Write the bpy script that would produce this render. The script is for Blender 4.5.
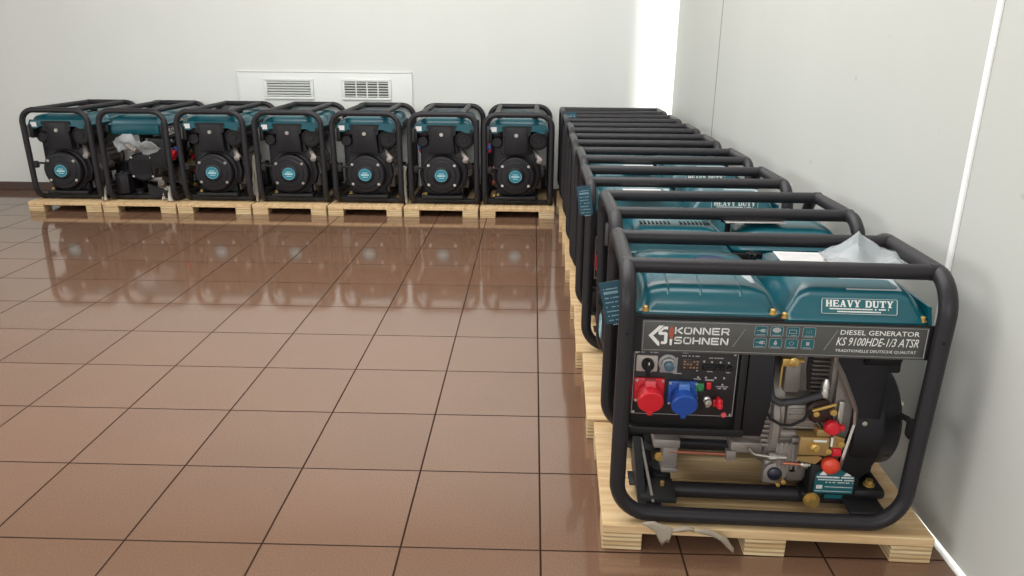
import bpy, bmesh, math, random
from mathutils import Vector, Matrix
random.seed(7)
for o in list(bpy.data.objects): bpy.data.objects.remove(o, do_unlink=True)
S = bpy.context.scene
COL = S.collection
PI = math.pi

# ------------------------------------------------------------------ camera
FPX = 752.67
cam_d = bpy.data.cameras.new('camera'); cam = bpy.data.objects.new('camera', cam_d); COL.objects.link(cam)
cam_d.sensor_fit = 'HORIZONTAL'; cam_d.sensor_width = 36.0; cam_d.lens = FPX/1024*36.0; cam_d.clip_start = 0.02
def _R(yaw, pitch, roll):
    return Matrix.Rotation(yaw, 3, 'Z') @ Matrix.Rotation(pitch, 3, 'X') @ Matrix.Rotation(roll, 3, 'Y')
R_ = _R(0.02479096, -0.320609567, -0.00864982)
cam.matrix_world = Matrix.Translation((-0.03535, -1.48623, 1.14239)) @ (R_ @ Matrix.Rotation(PI/2, 3, 'X')).to_4x4()
S.camera = cam

# ------------------------------------------------------------------ world, sun, daylight, exposure
W = bpy.data.worlds.new('world'); S.world = W; W.use_nodes = True
W.node_tree.nodes['Background'].inputs['Color'].default_value = (0.86, 0.93, 1.0, 1)
W.node_tree.nodes['Background'].inputs['Strength'].default_value = 1.6
def area(name, loc, direction, sx, sy, power, color):
    l = bpy.data.lights.new(name, 'AREA'); l.shape = 'RECTANGLE'; l.size = sx; l.size_y = sy
    l.energy = power; l.color = color
    o = bpy.data.objects.new(name, l); COL.objects.link(o); o.location = loc
    o.rotation_euler = Vector(direction).to_track_quat('-Z', 'Y').to_euler()
    return o
area('daylight_left_windows', (-6.1, -2.0, 1.8), (1, 0.1, -0.05), 5.0, 1.9, 95, (1.0, 0.993, 0.983))
area('daylight_front_windows', (-0.9, -5.0, 1.9), (0.12, 1, 0.05), 4.6, 1.7, 105, (1.0, 0.993, 0.983))
area('ceiling_fill', (-0.8, 1.3, 3.06), (0, 0, -1), 3.8, 3.4, 200, (1.0, 0.993, 0.983))  # added overhead fill
sun = bpy.data.lights.new('sun', 'SUN'); sun.energy = 9.0; sun.angle = math.radians(13); sun.color = (1, 0.97, 0.92)
suno = bpy.data.objects.new('sun', sun); COL.objects.link(suno)
suno.rotation_euler = Vector((-1.45, 1.0, -0.75)).to_track_quat('-Z', 'Y').to_euler()
S.view_settings.view_transform = 'Standard'; S.view_settings.look = 'None'
S.view_settings.gamma = 1.0; S.view_settings.use_curve_mapping = False
S.view_settings.exposure = -0.22

# ------------------------------------------------------------------ materials
def srgb(h):
    c = [int(h[i:i+2], 16)/255 for i in (0, 2, 4)]
    return tuple((v/12.92 if v <= .04045 else ((v+.055)/1.055)**2.4) for v in c) + (1,)
def base_mat(name, col, rough=0.5, metal=0.0, **kw):
    m = bpy.data.materials.new(name); m.use_nodes = True
    b = m.node_tree.nodes['Principled BSDF']
    b.inputs['Base Color'].default_value = srgb(col) if isinstance(col, str) else col
    b.inputs['Roughness'].default_value = rough; b.inputs['Metallic'].default_value = metal
    for k, v in kw.items(): b.inputs[k.replace('_', ' ')].default_value = v
    return m, m.node_tree, b
def mat(name, col, rough=0.5, metal=0.0, var=0.06, scale=30, bump=0.0, bscale=200, **kw):
    """principled with a little procedural colour variation and optional fine bump"""
    m, t, b = base_mat(name, col, rough, metal, **kw)
    N, Lk = t.nodes, t.links
    tc = N.new('ShaderNodeTexCoord')
    nz = N.new('ShaderNodeTexNoise'); nz.inputs['Scale'].default_value = scale; nz.inputs['Detail'].default_value = 3
    Lk.new(tc.outputs['Object'], nz.inputs['Vector'])
    hs = N.new('ShaderNodeHueSaturation'); hs.inputs['Color'].default_value = b.inputs['Base Color'].default_value
    mr = N.new('ShaderNodeMapRange'); mr.inputs['To Min'].default_value = 1-var; mr.inputs['To Max'].default_value = 1+var
    Lk.new(nz.outputs['Fac'], mr.inputs['Value']); Lk.new(mr.outputs['Result'], hs.inputs['Value'])
    Lk.new(hs.outputs['Color'], b.inputs['Base Color'])
    if bump:
        n2 = N.new('ShaderNodeTexNoise'); n2.inputs['Scale'].default_value = bscale
        Lk.new(tc.outputs['Object'], n2.inputs['Vector'])
        bp = N.new('ShaderNodeBump'); bp.inputs['Strength'].default_value = bump; bp.inputs['Distance'].default_value = 0.002
        Lk.new(n2.outputs['Fac'], bp.inputs['Height']); Lk.new(bp.outputs['Normal'], b.inputs['Normal'])
    return m

M = {}
M['tube'] = mat('satin_black_tube', '262427', 0.42, Specular_IOR_Level=.32, var=.05, bump=.05, bscale=350)
M['black'] = mat('black_powder_coat', '191819', 0.5, Specular_IOR_Level=.32, bump=.05)
M['plastic'] = mat('black_plastic', '171519', 0.42, Specular_IOR_Level=.32, bump=.06, bscale=500)
M['rubber'] = mat('black_rubber', '151414', 0.75)
M['teal'] = mat('teal_paint', '05505c', 0.3, var=.04, scale=8, Coat_Weight=.35, Coat_Roughness=.12)
M['teal_dark'] = mat('teal_print', '155b63', 0.4, var=.03)
M['teal_badge'] = mat('teal_badge', '1f7585', 0.4, var=.03)
M['card'] = mat('teal_card', '164454', 0.45, var=.1, scale=60)
M['blue_cap'] = mat('blue_cap', '152a4c', 0.4)
M['fascia'] = mat('grey_fascia', '4e4e4b', 0.45, var=.04)
M['rim'] = mat('light_rim', '9a9896', 0.45)
M['white'] = mat('white_print', 'e6e6e2', 0.5, var=.02)
M['dimwhite'] = mat('small_print', 'a7a5a5', 0.5, var=.02)
M['sticker'] = mat('grey_white_sticker', 'a7adb0', 0.4, var=.12, scale=120)
M['paper'] = mat('white_paper', 'd6d2d0', 0.6, var=.05, scale=90)
M['orange'] = mat('orange_print', 'a8533c', 0.5)
M['alu'] = mat('cast_aluminium', '938b85', 0.45, 0.4, var=.12, scale=40, bump=.25, bscale=160)
M['alu_dark'] = mat('dusty_aluminium', '6a625d', 0.55, 0.4, var=.15, scale=50, bump=.25, bscale=160)
M['steel'] = mat('zinc_steel', 'b9b5ae', 0.3, 0.85)
M['brass'] = mat('gold_zinc', 'c6a45e', 0.32, 0.6, var=.12)
M['gold'] = mat('gold_bracket', 'a88a58', 0.45, 0.45, var=.1)
M['copper'] = mat('copper_rod', 'b5715a', 0.35, 0.7)
M['red'] = mat('red_plastic', 'cf1f2c', 0.38, var=.04)
M['redlight'] = mat('light_red_plastic', 'd9545c', 0.38, var=.04)
M['blue'] = mat('blue_plastic', '1c4a9c', 0.38, var=.04)
M['bluelight'] = mat('light_blue_plastic', '4c78bf', 0.38, var=.04)
M['green'] = mat('green_plastic', '2f7f4a', 0.4)
M['orangecap'] = mat('orange_cap', 'd8452a', 0.4)
M['face'] = mat('black_panel_face', '1e1a1d', 0.42, var=.05)
M['beige'] = mat('beige_plate', 'b5aaa0', 0.45)
M['display'] = mat('dark_display', '3a302c', 0.25)
M['slot'] = mat('slot_black', '0c0d0f', 0.8)

def wall_mat(name, col, smudge=0.05):
    m, t, b = base_mat(name, col, 0.55)
    N, Lk = t.nodes, t.links
    tc = N.new('ShaderNodeTexCoord')
    mp = N.new('ShaderNodeMapping'); mp.inputs['Scale'].default_value = (1, 1, 0.25)
    Lk.new(tc.outputs['Object'], mp.inputs['Vector'])
    nz = N.new('ShaderNodeTexNoise'); nz.inputs['Scale'].default_value = 2.2; nz.inputs['Detail'].default_value = 5
    Lk.new(mp.outputs['Vector'], nz.inputs['Vector'])
    mr = N.new('ShaderNodeMapRange'); mr.inputs['To Min'].default_value = 1-smudge; mr.inputs['To Max'].default_value = 1+smudge
    Lk.new(nz.outputs['Fac'], mr.inputs['Value'])
    hs = N.new('ShaderNodeHueSaturation'); hs.inputs['Color'].default_value = srgb(col)
    Lk.new(mr.outputs['Result'], hs.inputs['Value'])
    # sparse small scuffs
    n2 = N.new('ShaderNodeTexNoise'); n2.inputs['Scale'].default_value = 17; n2.inputs['Detail'].default_value = 2
    Lk.new(tc.outputs['Object'], n2.inputs['Vector'])
    m2 = N.new('ShaderNodeMapRange'); m2.inputs['From Min'].default_value = .74; m2.inputs['From Max'].default_value = .80
    m2.inputs['To Max'].default_value = .3
    Lk.new(n2.outputs['Fac'], m2.inputs['Value'])
    mx = N.new('ShaderNodeMixRGB'); mx.inputs['Color2'].default_value = srgb('8f8a86')
    Lk.new(m2.outputs['Result'], mx.inputs['Fac']); Lk.new(hs.outputs['Color'], mx.inputs['Color1'])
    Lk.new(mx.outputs['Color'], b.inputs['Base Color'])
    bp = N.new('ShaderNodeBump'); bp.inputs['Strength'].default_value = .08; bp.inputs['Distance'].default_value = .004
    n3 = N.new('ShaderNodeTexNoise'); n3.inputs['Scale'].default_value = 6
    Lk.new(tc.outputs['Object'], n3.inputs['Vector']); Lk.new(n3.outputs['Fac'], bp.inputs['Height'])
    Lk.new(bp.outputs['Normal'], b.inputs['Normal'])
    return m
M['wall_back'] = wall_mat('painted_wall', 'd4d5d0')
M['wall_right'] = wall_mat('panel_wall', 'c8c9c3')
M['leak_white'] = mat('white_light_leak', 'fbfbf8', 0.45, var=.01)  # near-pure white, imitates daylight leaking through gaps in the right wall
M['vent_white'] = mat('vent_white', 'd9dbd6', 0.45, var=.02)
M['vent_dark'] = mat('vent_dark', '4b463f', 0.7)
M['seam'] = mat('seam_grey', '7d7b76', 0.7)
M['skirting'] = mat('brown_skirting', '4d3a33', 0.45)

def floor_mat():
    m, t, b = base_mat('glazed_floor_tiles', '8a6a5c', 0.12)
    N, Lk = t.nodes, t.links
    tc = N.new('ShaderNodeTexCoord')
    br = N.new('ShaderNodeTexBrick'); br.offset = 0; br.squash = 1
    br.inputs['Scale'].default_value = 1.0; br.inputs['Brick Width'].default_value = .33; br.inputs['Row Height'].default_value = .33
    br.inputs['Mortar Size'].default_value = .0026; br.inputs['Mortar Smooth'].default_value = .1
    br.inputs['Bias'].default_value = 0
    br.inputs['Color1'].default_value = srgb('775a48'); br.inputs['Color2'].default_value = srgb('725644')
    br.inputs['Mortar'].default_value = srgb('35271f')
    Lk.new(tc.outputs['Object'], br.inputs['Vector'])
    nz = N.new('ShaderNodeTexNoise'); nz.inputs['Scale'].default_value = 240; nz.inputs['Detail'].default_value = 2
    Lk.new(tc.outputs['Object'], nz.inputs['Vector'])
    n2 = N.new('ShaderNodeTexNoise'); n2.inputs['Scale'].default_value = 3; n2.inputs['Detail'].default_value = 3
    Lk.new(tc.outputs['Object'], n2.inputs['Vector'])
    mr = N.new('ShaderNodeMapRange'); mr.inputs['From Min'].default_value = .3; mr.inputs['From Max'].default_value = .7
    mr.inputs['To Min'].default_value = .86; mr.inputs['To Max'].default_value = 1.14
    Lk.new(nz.outputs['Fac'], mr.inputs['Value'])
    mr2 = N.new('ShaderNodeMapRange'); mr2.inputs['To Min'].default_value = .93; mr2.inputs['To Max'].default_value = 1.07
    Lk.new(n2.outputs['Fac'], mr2.inputs['Value'])
    mu = N.new('ShaderNodeMath'); mu.operation = 'MULTIPLY'
    Lk.new(mr.outputs['Result'], mu.inputs[0]); Lk.new(mr2.outputs['Result'], mu.inputs[1])
    hs = N.new('ShaderNodeHueSaturation')
    Lk.new(br.outputs['Color'], hs.inputs['Color']); Lk.new(mu.outputs[0], hs.inputs['Value'])
    Lk.new(hs.outputs['Color'], b.inputs['Base Color'])
    rr = N.new('ShaderNodeMapRange'); rr.inputs['To Min'].default_value = .075; rr.inputs['To Max'].default_value = .45
    Lk.new(br.outputs['Fac'], rr.inputs['Value']); Lk.new(rr.outputs['Result'], b.inputs['Roughness'])
    bp = N.new('ShaderNodeBump'); bp.inputs['Strength'].default_value = .2; bp.inputs['Distance'].default_value = .001; bp.invert = True
    Lk.new(br.outputs['Fac'], bp.inputs['Height']); Lk.new(bp.outputs['Normal'], b.inputs['Normal'])
    b.inputs['IOR'].default_value = 1.88
    sp = N.new('ShaderNodeMapRange'); sp.inputs['To Min'].default_value = .5; sp.inputs['To Max'].default_value = 0
    Lk.new(br.outputs['Fac'], sp.inputs['Value']); Lk.new(sp.outputs['Result'], b.inputs['Specular IOR Level'])
    return m
M['floor'] = floor_mat()

def wood_mat(name, c1, c2, layered=False):
    m, t, b = base_mat(name, c1, 0.7)
    N, Lk = t.nodes, t.links
    tc = N.new('ShaderNodeTexCoord')
    mp = N.new('ShaderNodeMapping'); mp.inputs['Scale'].default_value = (3, 40, 40) if not layered else (4, 4, 60)
    oi = N.new('ShaderNodeObjectInfo')
    ad = N.new('ShaderNodeVectorMath'); ad.operation = 'ADD'
    Lk.new(tc.outputs['Object'], ad.inputs[0]); Lk.new(oi.outputs['Random'], ad.inputs[1])
    Lk.new(ad.outputs[0], mp.inputs['Vector'])
    nz = N.new('ShaderNodeTexNoise'); nz.inputs['Scale'].default_value = 1.3; nz.inputs['Detail'].default_value = 5; nz.inputs['Distortion'].default_value = .6
    Lk.new(mp.outputs['Vector'], nz.inputs['Vector'])
    cr = N.new('ShaderNodeValToRGB')
    cr.color_ramp.elements[0].position = .32; cr.color_ramp.elements[0].color = srgb(c2)
    cr.color_ramp.elements[1].position = .62; cr.color_ramp.elements[1].color = srgb(c1)
    Lk.new(nz.outputs['Fac'], cr.inputs['Fac'])
    out = cr.outputs['Color']
    if layered:
        wv = N.new('ShaderNodeTexWave'); wv.bands_direction = 'Z'; wv.inputs['Scale'].default_value = 27
        wv.inputs['Distortion'].default_value = .5; wv.inputs['Detail'].default_value = 1
        Lk.new(tc.outputs['Object'], wv.inputs['Vector'])
        mx = N.new('ShaderNodeMixRGB'); mx.blend_type = 'MULTIPLY'; mx.inputs['Fac'].default_value = .55
        cr2 = N.new('ShaderNodeValToRGB'); cr2.color_ramp.elements[0].position = .25; cr2.color_ramp.elements[0].color = (.25, .17, .11, 1)
        cr2.color_ramp.elements[1].position = .5; cr2.color_ramp.elements[1].color = (1, 1, 1, 1)
        Lk.new(wv.outputs['Fac'], cr2.inputs['Fac'])
        Lk.new(out, mx.inputs['Color1']); Lk.new(cr2.outputs['Color'], mx.inputs['Color2']); out = mx.outputs['Color']
    Lk.new(out, b.inputs['Base Color'])
    bp = N.new('ShaderNodeBump'); bp.inputs['Strength'].default_value = .2; bp.inputs['Distance'].default_value = .002
    Lk.new(nz.outputs['Fac'], bp.inputs['Height']); Lk.new(bp.outputs['Normal'], b.inputs['Normal'])
    return m
M['board'] = wood_mat('pine_board', 'd8bc90', 'c09a6c')
M['block'] = wood_mat('layered_block', 'dcc69c', 'c2a274', True)

def film_mat(name, col, trans):
    m, t, b = base_mat(name, col, 0.22)
    b.inputs['IOR'].default_value = 1.4
    N, Lk = t.nodes, t.links
    tr = N.new('ShaderNodeBsdfTransparent'); tr.inputs['Color'].default_value = (.95, .95, .95, 1)
    mx = N.new('ShaderNodeMixShader'); mx.inputs['Fac'].default_value = trans
    out = N['Material Output']
    Lk.new(b.outputs[0], mx.inputs[1]); Lk.new(tr.outputs[0], mx.inputs[2]); Lk.new(mx.outputs[0], out.inputs['Surface'])
    return m
M['film'] = film_mat('clear_bag_film', 'bfc5c8', 0.55)
M['scrap'] = film_mat('pale_wrap_film', 'c3bcb0', .12)
M['wrap'] = film_mat('dusty_wrap_film', 'aba08f', 0.22)

# ------------------------------------------------------------------ geometry helpers
def fillet(pts, r, closed=False, n=7):
    pts = [Vector(p) for p in pts]; N = len(pts); out = []
    rs = r if isinstance(r, (list, tuple)) else [r]*N
    for i, p in enumerate(pts):
        if (not closed and i in (0, N-1)) or rs[i] <= 0: out.append(p); continue
        a = pts[i-1]-p; b = pts[(i+1) % N]-p
        la, lb = a.length, b.length; a.normalize(); b.normalize()
        ang = a.angle(b)
        if ang > PI-0.02: out.append(p); continue
        d = min(rs[i]/math.tan(ang/2), la*.49, lb*.49); rr = d*math.tan(ang/2)
        c = p+(a+b).normalized()*(rr/math.sin(ang/2))
        s, e = (p+a*d)-c, (p+b*d)-c
        tot = s.angle(e); ax = s.cross(e).normalized()
        for k in range(n+1): out.append(c+Matrix.Rotation(tot*k/n, 3, ax) @ s)
    return out
def sweep(bm, pts, r, seg=12, closed=False, flat=None):
    """round tube along a path; flat=(w,h) gives a strip section"""
    P = []
    for p in pts:
        p = Vector(p)
        if not P or (p-P[-1]).length > 1e-5: P.append(p)
    if closed and (P[0]-P[-1]).length < 1e-5: P.pop()
    n = len(P); T = []
    for i in range(n):
        if closed: t = (P[(i+1) % n]-P[i-1])
        else: t = P[min(i+1, n-1)]-P[max(i-1, 0)]
        T.append(t.normalized())
    u = T[0].orthogonal().normalized()
    if abs(T[0].z) < .9: u = (Vector((0, 0, 1))-T[0]*T[0].z).normalized()
    U = [u]
    for i in range(1, n):
        q = T[i-1].rotation_difference(T[i]); u = q @ U[-1]; u = (u-T[i]*u.dot(T[i])).normalized(); U.append(u)
    tw = 0
    if closed:
        q = T[-1].rotation_difference(T[0]); ue = q @ U[-1]
        tw = math.atan2(T[0].dot(U[0].cross(ue)), U[0].dot(ue))
    rings = []
    for i in range(n):
        u = Matrix.Rotation(-tw*i/n, 3, T[i]) @ U[i]; v = T[i].cross(u)
        if flat:
            w, h = flat; offs = [(w/2, h/2), (-w/2, h/2), (-w/2, -h/2), (w/2, -h/2)]
            rings.append([bm.verts.new(P[i]+u*b+v*a) for a, b in offs])
        else:
            rr = r[i] if isinstance(r, list) else r
            rings.append([bm.verts.new(P[i]+u*rr*math.cos(2*PI*k/seg)+v*rr*math.sin(2*PI*k/seg)) for k in range(seg)])
    m = len(rings[0])
    for i in range(n if closed else n-1):
        a, b = rings[i], rings[(i+1) % n]
        for k in range(m): bm.faces.new((a[k], a[(k+1) % m], b[(k+1) % m], b[k]))
    if not closed:
        bm.faces.new(rings[0][::-1]); bm.faces.new(rings[-1])
def box(bm, x0, x1, y0, y1, z0, z1, bev=0.0, seg=2, mx=None):
    g = bmesh.ops.create_cube(bm, size=1)['verts']
    for v in g: v.co = Vector((x0+(v.co.x+.5)*(x1-x0), y0+(v.co.y+.5)*(y1-y0), z0+(v.co.z+.5)*(z1-z0)))
    if mx is not None:
        for v in g: v.co = mx @ v.co
    if bev:
        es = {e for v in g for e in v.link_edges}
        bmesh.ops.bevel(bm, geom=list(es), offset=bev, segments=seg, profile=.5, affect='EDGES')
AX = {'x': Matrix(((0, 0, 1), (1, 0, 0), (0, 1, 0))), 'y': Matrix(((1, 0, 0), (0, 0, -1), (0, 1, 0))), 'z': Matrix.Identity(3)}
AX['-y'] = Matrix(((1, 0, 0), (0, 0, -1), (0, 1, 0)))      # (u,v,w) -> (u,-w,v): w points to -y
def lathe(bm, c, axis, prof, seg=24):
    """prof: list of (radius, height along axis)"""
    A = AX[axis]; c = Vector(c); rings = []
    for r, h in prof:
        if r < 1e-6: rings.append([bm.verts.new(c+A @ Vector((0, 0, h)))])
        else: rings.append([bm.verts.new(c+A @ Vector((r*math.cos(2*PI*k/seg), r*math.sin(2*PI*k/seg), h))) for k in range(seg)])
    for a, b in zip(rings, rings[1:]):
        if len(a) == 1 and len(b) == 1: continue
        for k in range(seg):
            k2 = (k+1) % seg
            if len(a) == 1: bm.faces.new((a[0], b[k], b[k2]))
            elif len(b) == 1: bm.faces.new((a[k], b[0], a[k2]))
            else: bm.faces.new((a[k], b[k], b[k2], a[k2]))
    if len(rings[0]) > 1: bm.faces.new(rings[0])
    if len(rings[-1]) > 1: bm.faces.new(rings[-1][::-1])
def cyl(bm, c, axis, r, h0, h1, seg=20, bev=0.0):
    if bev: lathe(bm, c, axis, [(r-bev, h0), (r, h0+bev), (r, h1-bev), (r-bev, h1)], seg)
    else: lathe(bm, c, axis, [(r, h0), (r, h1)], seg)
def prism(bm, poly, axis, h0, h1, origin=(0, 0, 0), bev=0.0):
    A = AX[axis]; o = Vector(origin)
    a = [bm.verts.new(o+A @ Vector((p[0], p[1], h0))) for p in poly]
    b = [bm.verts.new(o+A @ Vector((p[0], p[1], h1))) for p in poly]
    n = len(poly); fs = [bm.faces.new(a[::-1]), bm.faces.new(b)]
    for k in range(n): bm.faces.new((a[k], a[(k+1) % n], b[(k+1) % n], b[k]))
    if bev:
        es = list(fs[0].edges)+list(fs[1].edges)
        bmesh.ops.bevel(bm, geom=es, offset=bev, segments=2, profile=.5, affect='EDGES')
def rrect(x0, x1, y0, y1, r, n=5):
    out = []
    for cx, cy, a0 in ((x1-r, y1-r, 0), (x0+r, y1-r, 90), (x0+r, y0+r, 180), (x1-r, y0+r, 270)):
        for k in range(n+1):
            a = math.radians(a0+90*k/n); out.append((cx+r*math.cos(a), cy+r*math.sin(a)))
    return out
def loft(bm, rings):
    """rings: (x0,x1,y0,y1,r,z)"""
    R = [[bm.verts.new((p[0], p[1], z)) for p in rrect(x0, x1, y0, y1, r)] for x0, x1, y0, y1, r, z in rings]
    for a, b in zip(R, R[1:]):
        n = len(a)
        for k in range(n): bm.faces.new((a[k], a[(k+1) % n], b[(k+1) % n], b[k]))
    bm.faces.new(R[0][::-1]); bm.faces.new(R[-1])
def build(name, bm, m, parent=None, ang=35):
    bmesh.ops.recalc_face_normals(bm, faces=bm.faces[:])
    me = bpy.data.meshes.new(name); bm.to_mesh(me); bm.free()
    for p in me.polygons: p.use_smooth = True
    me.set_sharp_from_angle(angle=math.radians(ang))
    for mm in (m if isinstance(m, (list, tuple)) else [m]): me.materials.append(mm)
    o = bpy.data.objects.new(name, me); COL.objects.link(o)
    if parent: o.parent = parent
    return o
def NB(): return bmesh.new()
def tag(o, label=None, cat=None, group=None, kind=None):
    if label: o['label'] = label
    if cat: o['category'] = cat
    if group: o['group'] = group
    if kind: o['kind'] = kind
    return o
def empty(name, loc=(0, 0, 0), rz=0):
    o = bpy.data.objects.new(name, None); COL.objects.link(o); o.location = loc; o.rotation_euler = (0, 0, rz)
    o.empty_display_size = .1
    return o
KIDS = {}
def children(o): return [c for c in bpy.data.objects if c.parent == o]
def copy_tree(o, parent=None):
    kids = children(o)
    c = o.copy(); COL.objects.link(c); c.parent = parent
    for ch in kids: copy_tree(ch, c)
    return c
def text_bm(bm, s, x0, x1, z0, z1, y, shear=0.0, bold=0.0, depth=.0006, M4=None):
    """flat raised lettering facing -y, stretched to fill the given rectangle"""
    cu = bpy.data.curves.new('lettering', 'FONT'); cu.body = s; cu.size = 1; cu.resolution_u = 2; cu.shear = shear; cu.offset = bold; cu.extrude = 0
    ob = bpy.data.objects.new('lettering', cu); COL.objects.link(ob)
    dg = bpy.context.evaluated_depsgraph_get(); dg.update()
    me = bpy.data.meshes.new_from_object(ob.evaluated_get(dg))
    xs = [v.co.x for v in me.vertices]; ys = [v.co.y for v in me.vertices]
    ax, bx, ay, by = min(xs), max(xs), min(ys), max(ys)
    t = NB(); t.from_mesh(me)
    for v in t.verts:
        v.co = Vector((x0+(v.co.x-ax)/(bx-ax)*(x1-x0), y, z0+(v.co.y-ay)/(by-ay)*(z1-z0)))
    if M4 is not None:
        for v in t.verts: v.co = M4 @ v.co
    m2 = bpy.data.meshes.new('tmp'); t.to_mesh(m2); t.free(); bm.from_mesh(m2)
    bpy.data.objects.remove(ob, do_unlink=True); bpy.data.curves.remove(cu); bpy.data.meshes.remove(me); bpy.data.meshes.remove(m2)
def poly(bm, pts, y, h=.0006):
    """flat raised mark facing -y from (x,z) points"""
    prism(bm, pts, '-y', -y, -y+h)
def dashes(bm, x0, x1, z, h, y, seed=0, dens=.78):
    r = random.Random(seed); x = x0
    while x < x1:
        w = min(r.uniform(.0012, .0042), x1-x)
        if r.random() < dens: poly(bm, [(x, z), (x+w, z), (x+w, z+h), (x, z+h)], y)
        x += w+.0007
def bolt(bm, c, axis, r=.006, h=.005):
    cyl(bm, c, axis, r*1.5, 0, h*.25, 16); cyl(bm, c, axis, r, h*.25, h, 6)

# ------------------------------------------------------------------ setting
YB, XR, XL, YF, ZC = 4.17, 0.95, -6.2, -5.1, 3.1
def struct(name, bm, m, parent=None): return tag(build(name, bm, m, parent, 20), kind='structure' if parent is None else None)
bm = NB(); box(bm, XL-.2, 3.0, YF-.2, YB+.0, -.12, 0); struct('floor', bm, M['floor'])
bm = NB(); box(bm, XL-.2, 2.6, YB, YB+.15, -.12, ZC); struct('wall_back', bm, M['wall_back'])
bm = NB(); box(bm, XR, XR+.012, YF, YB-.17, .010, ZC); struct('wall_right', bm, M['wall_right'])
bm = NB(); box(bm, XL-.2, XR+.02, YF-.2, YB+.15, ZC, ZC+.1); struct('ceiling', bm, M['wall_back'])
def wall_with_hole(name, horiz, a0, a1, b0, b1, ha0, ha1, hz0, hz1, kind):
    bm = NB()
    def bx(u0, u1, z0, z1):
        if horiz: box(bm, u0, u1, b0, b1, z0, z1)
        else: box(bm, b0, b1, u0, u1, z0, z1)
    bx(a0, ha0, 0, ZC); bx(ha1, a1, 0, ZC); bx(ha0, ha1, 0, hz0); bx(ha0, ha1, hz1, ZC)
    return struct(name, bm, M['wall_back'])
wall_with_hole('wall_left', False, YF-.2, YB, XL-.2, XL, -4.6, .6, .75, 2.75, 0)
wall_with_hole('wall_front', True, XL-.2, XR+.012, YF-.2, YF, -3.3, .85, .85, 2.85, 0)
bm = NB(); box(bm, XL, XR+.3, YB-.012, YB, 0, .062, .003); struct('baseboard_back', bm, M['skirting'])
bm = NB(); box(bm, XR-.012, XR+.04, YF, YB-.17, 0, .003); struct('floor_light_leak', bm, M['leak_white'])  # white floor strip painted in for the line of daylight under the wall
bm = NB(); box(bm, XR-.006, XR, .226, .246, .010, ZC, .002); struct('joint_light_leak', bm, M['leak_white'])  # strip in place of a panel gap, its daylight leak put into the colour
bm = NB(); box(bm, XR-.0015, XR, 2.735, 2.741, .012, ZC); struct('trim_2', bm, M['seam'])

# recessed access panel with two grilles on the back wall
ap = empty('access_panel', (-1.555, YB-.002, .78)); tag(ap, 'wide white access panel on the back wall carrying two grilles', 'panel')
bm = NB(); box(bm, -.632, .632, -.010, 0, -.30, .118, .002); build('panel_sheet', bm, M['vent_white'], ap)
bm = NB()
for x0, x1, z0, z1 in ((-.64, .64, .113, .121), (-.64, -.632, -.30, .121), (.632, .64, -.30, .121)): box(bm, x0, x1, -.014, 0, z0, z1, .002)
build('panel_edge', bm, M['vent_white'], ap)
def grille(cx, dark, label):
    g = empty('vent_grille', (cx, YB-.0135, .776)); tag(g, label, 'vent', 'wall vents')
    bm = NB(); w, h = .160, .056
    box(bm, -w-.022, w+.022, -.012, 0, h, h+.018, .003); box(bm, -w-.022, w+.022, -.012, 0, -h-.018, -h, .003)
    box(bm, -w-.022, -w, -.012, 0, -h, h, .003); box(bm, w, w+.022, -.012, 0, -h, h, .003)
    build('vent_frame', bm, M['vent_white'], g)
    bm = NB(); box(bm, -w, w, -.002, 0, -h, h); build('vent_backing', bm, M['vent_dark'], g)
    n = 6
    for k in range(n):
        z = -h+(k+.5)*2*h/n
        th = .0052 if not dark else .0028
        bm = NB(); box(bm, -w, w, -.010, -.003, z-th, z+th, 0, mx=Matrix.Translation((0, -.006, z)) @ Matrix.Rotation(math.radians(18), 4, 'X') @ Matrix.Translation((0, .006, -z)))
        build('vent_slat', bm, M['vent_white'], g)
    if dark:
        for x in (-.075, .005, .085):
            bm = NB(); box(bm, x-.004, x+.004, -.011, -.002, -h, h); build('vent_mullion', bm, M['vent_white'], g)
grille(-1.82, False, 'left wall vent with closed white slats on the access panel')
grille(-1.25, True, 'right wall vent with open dark slats and three uprights')

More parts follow.
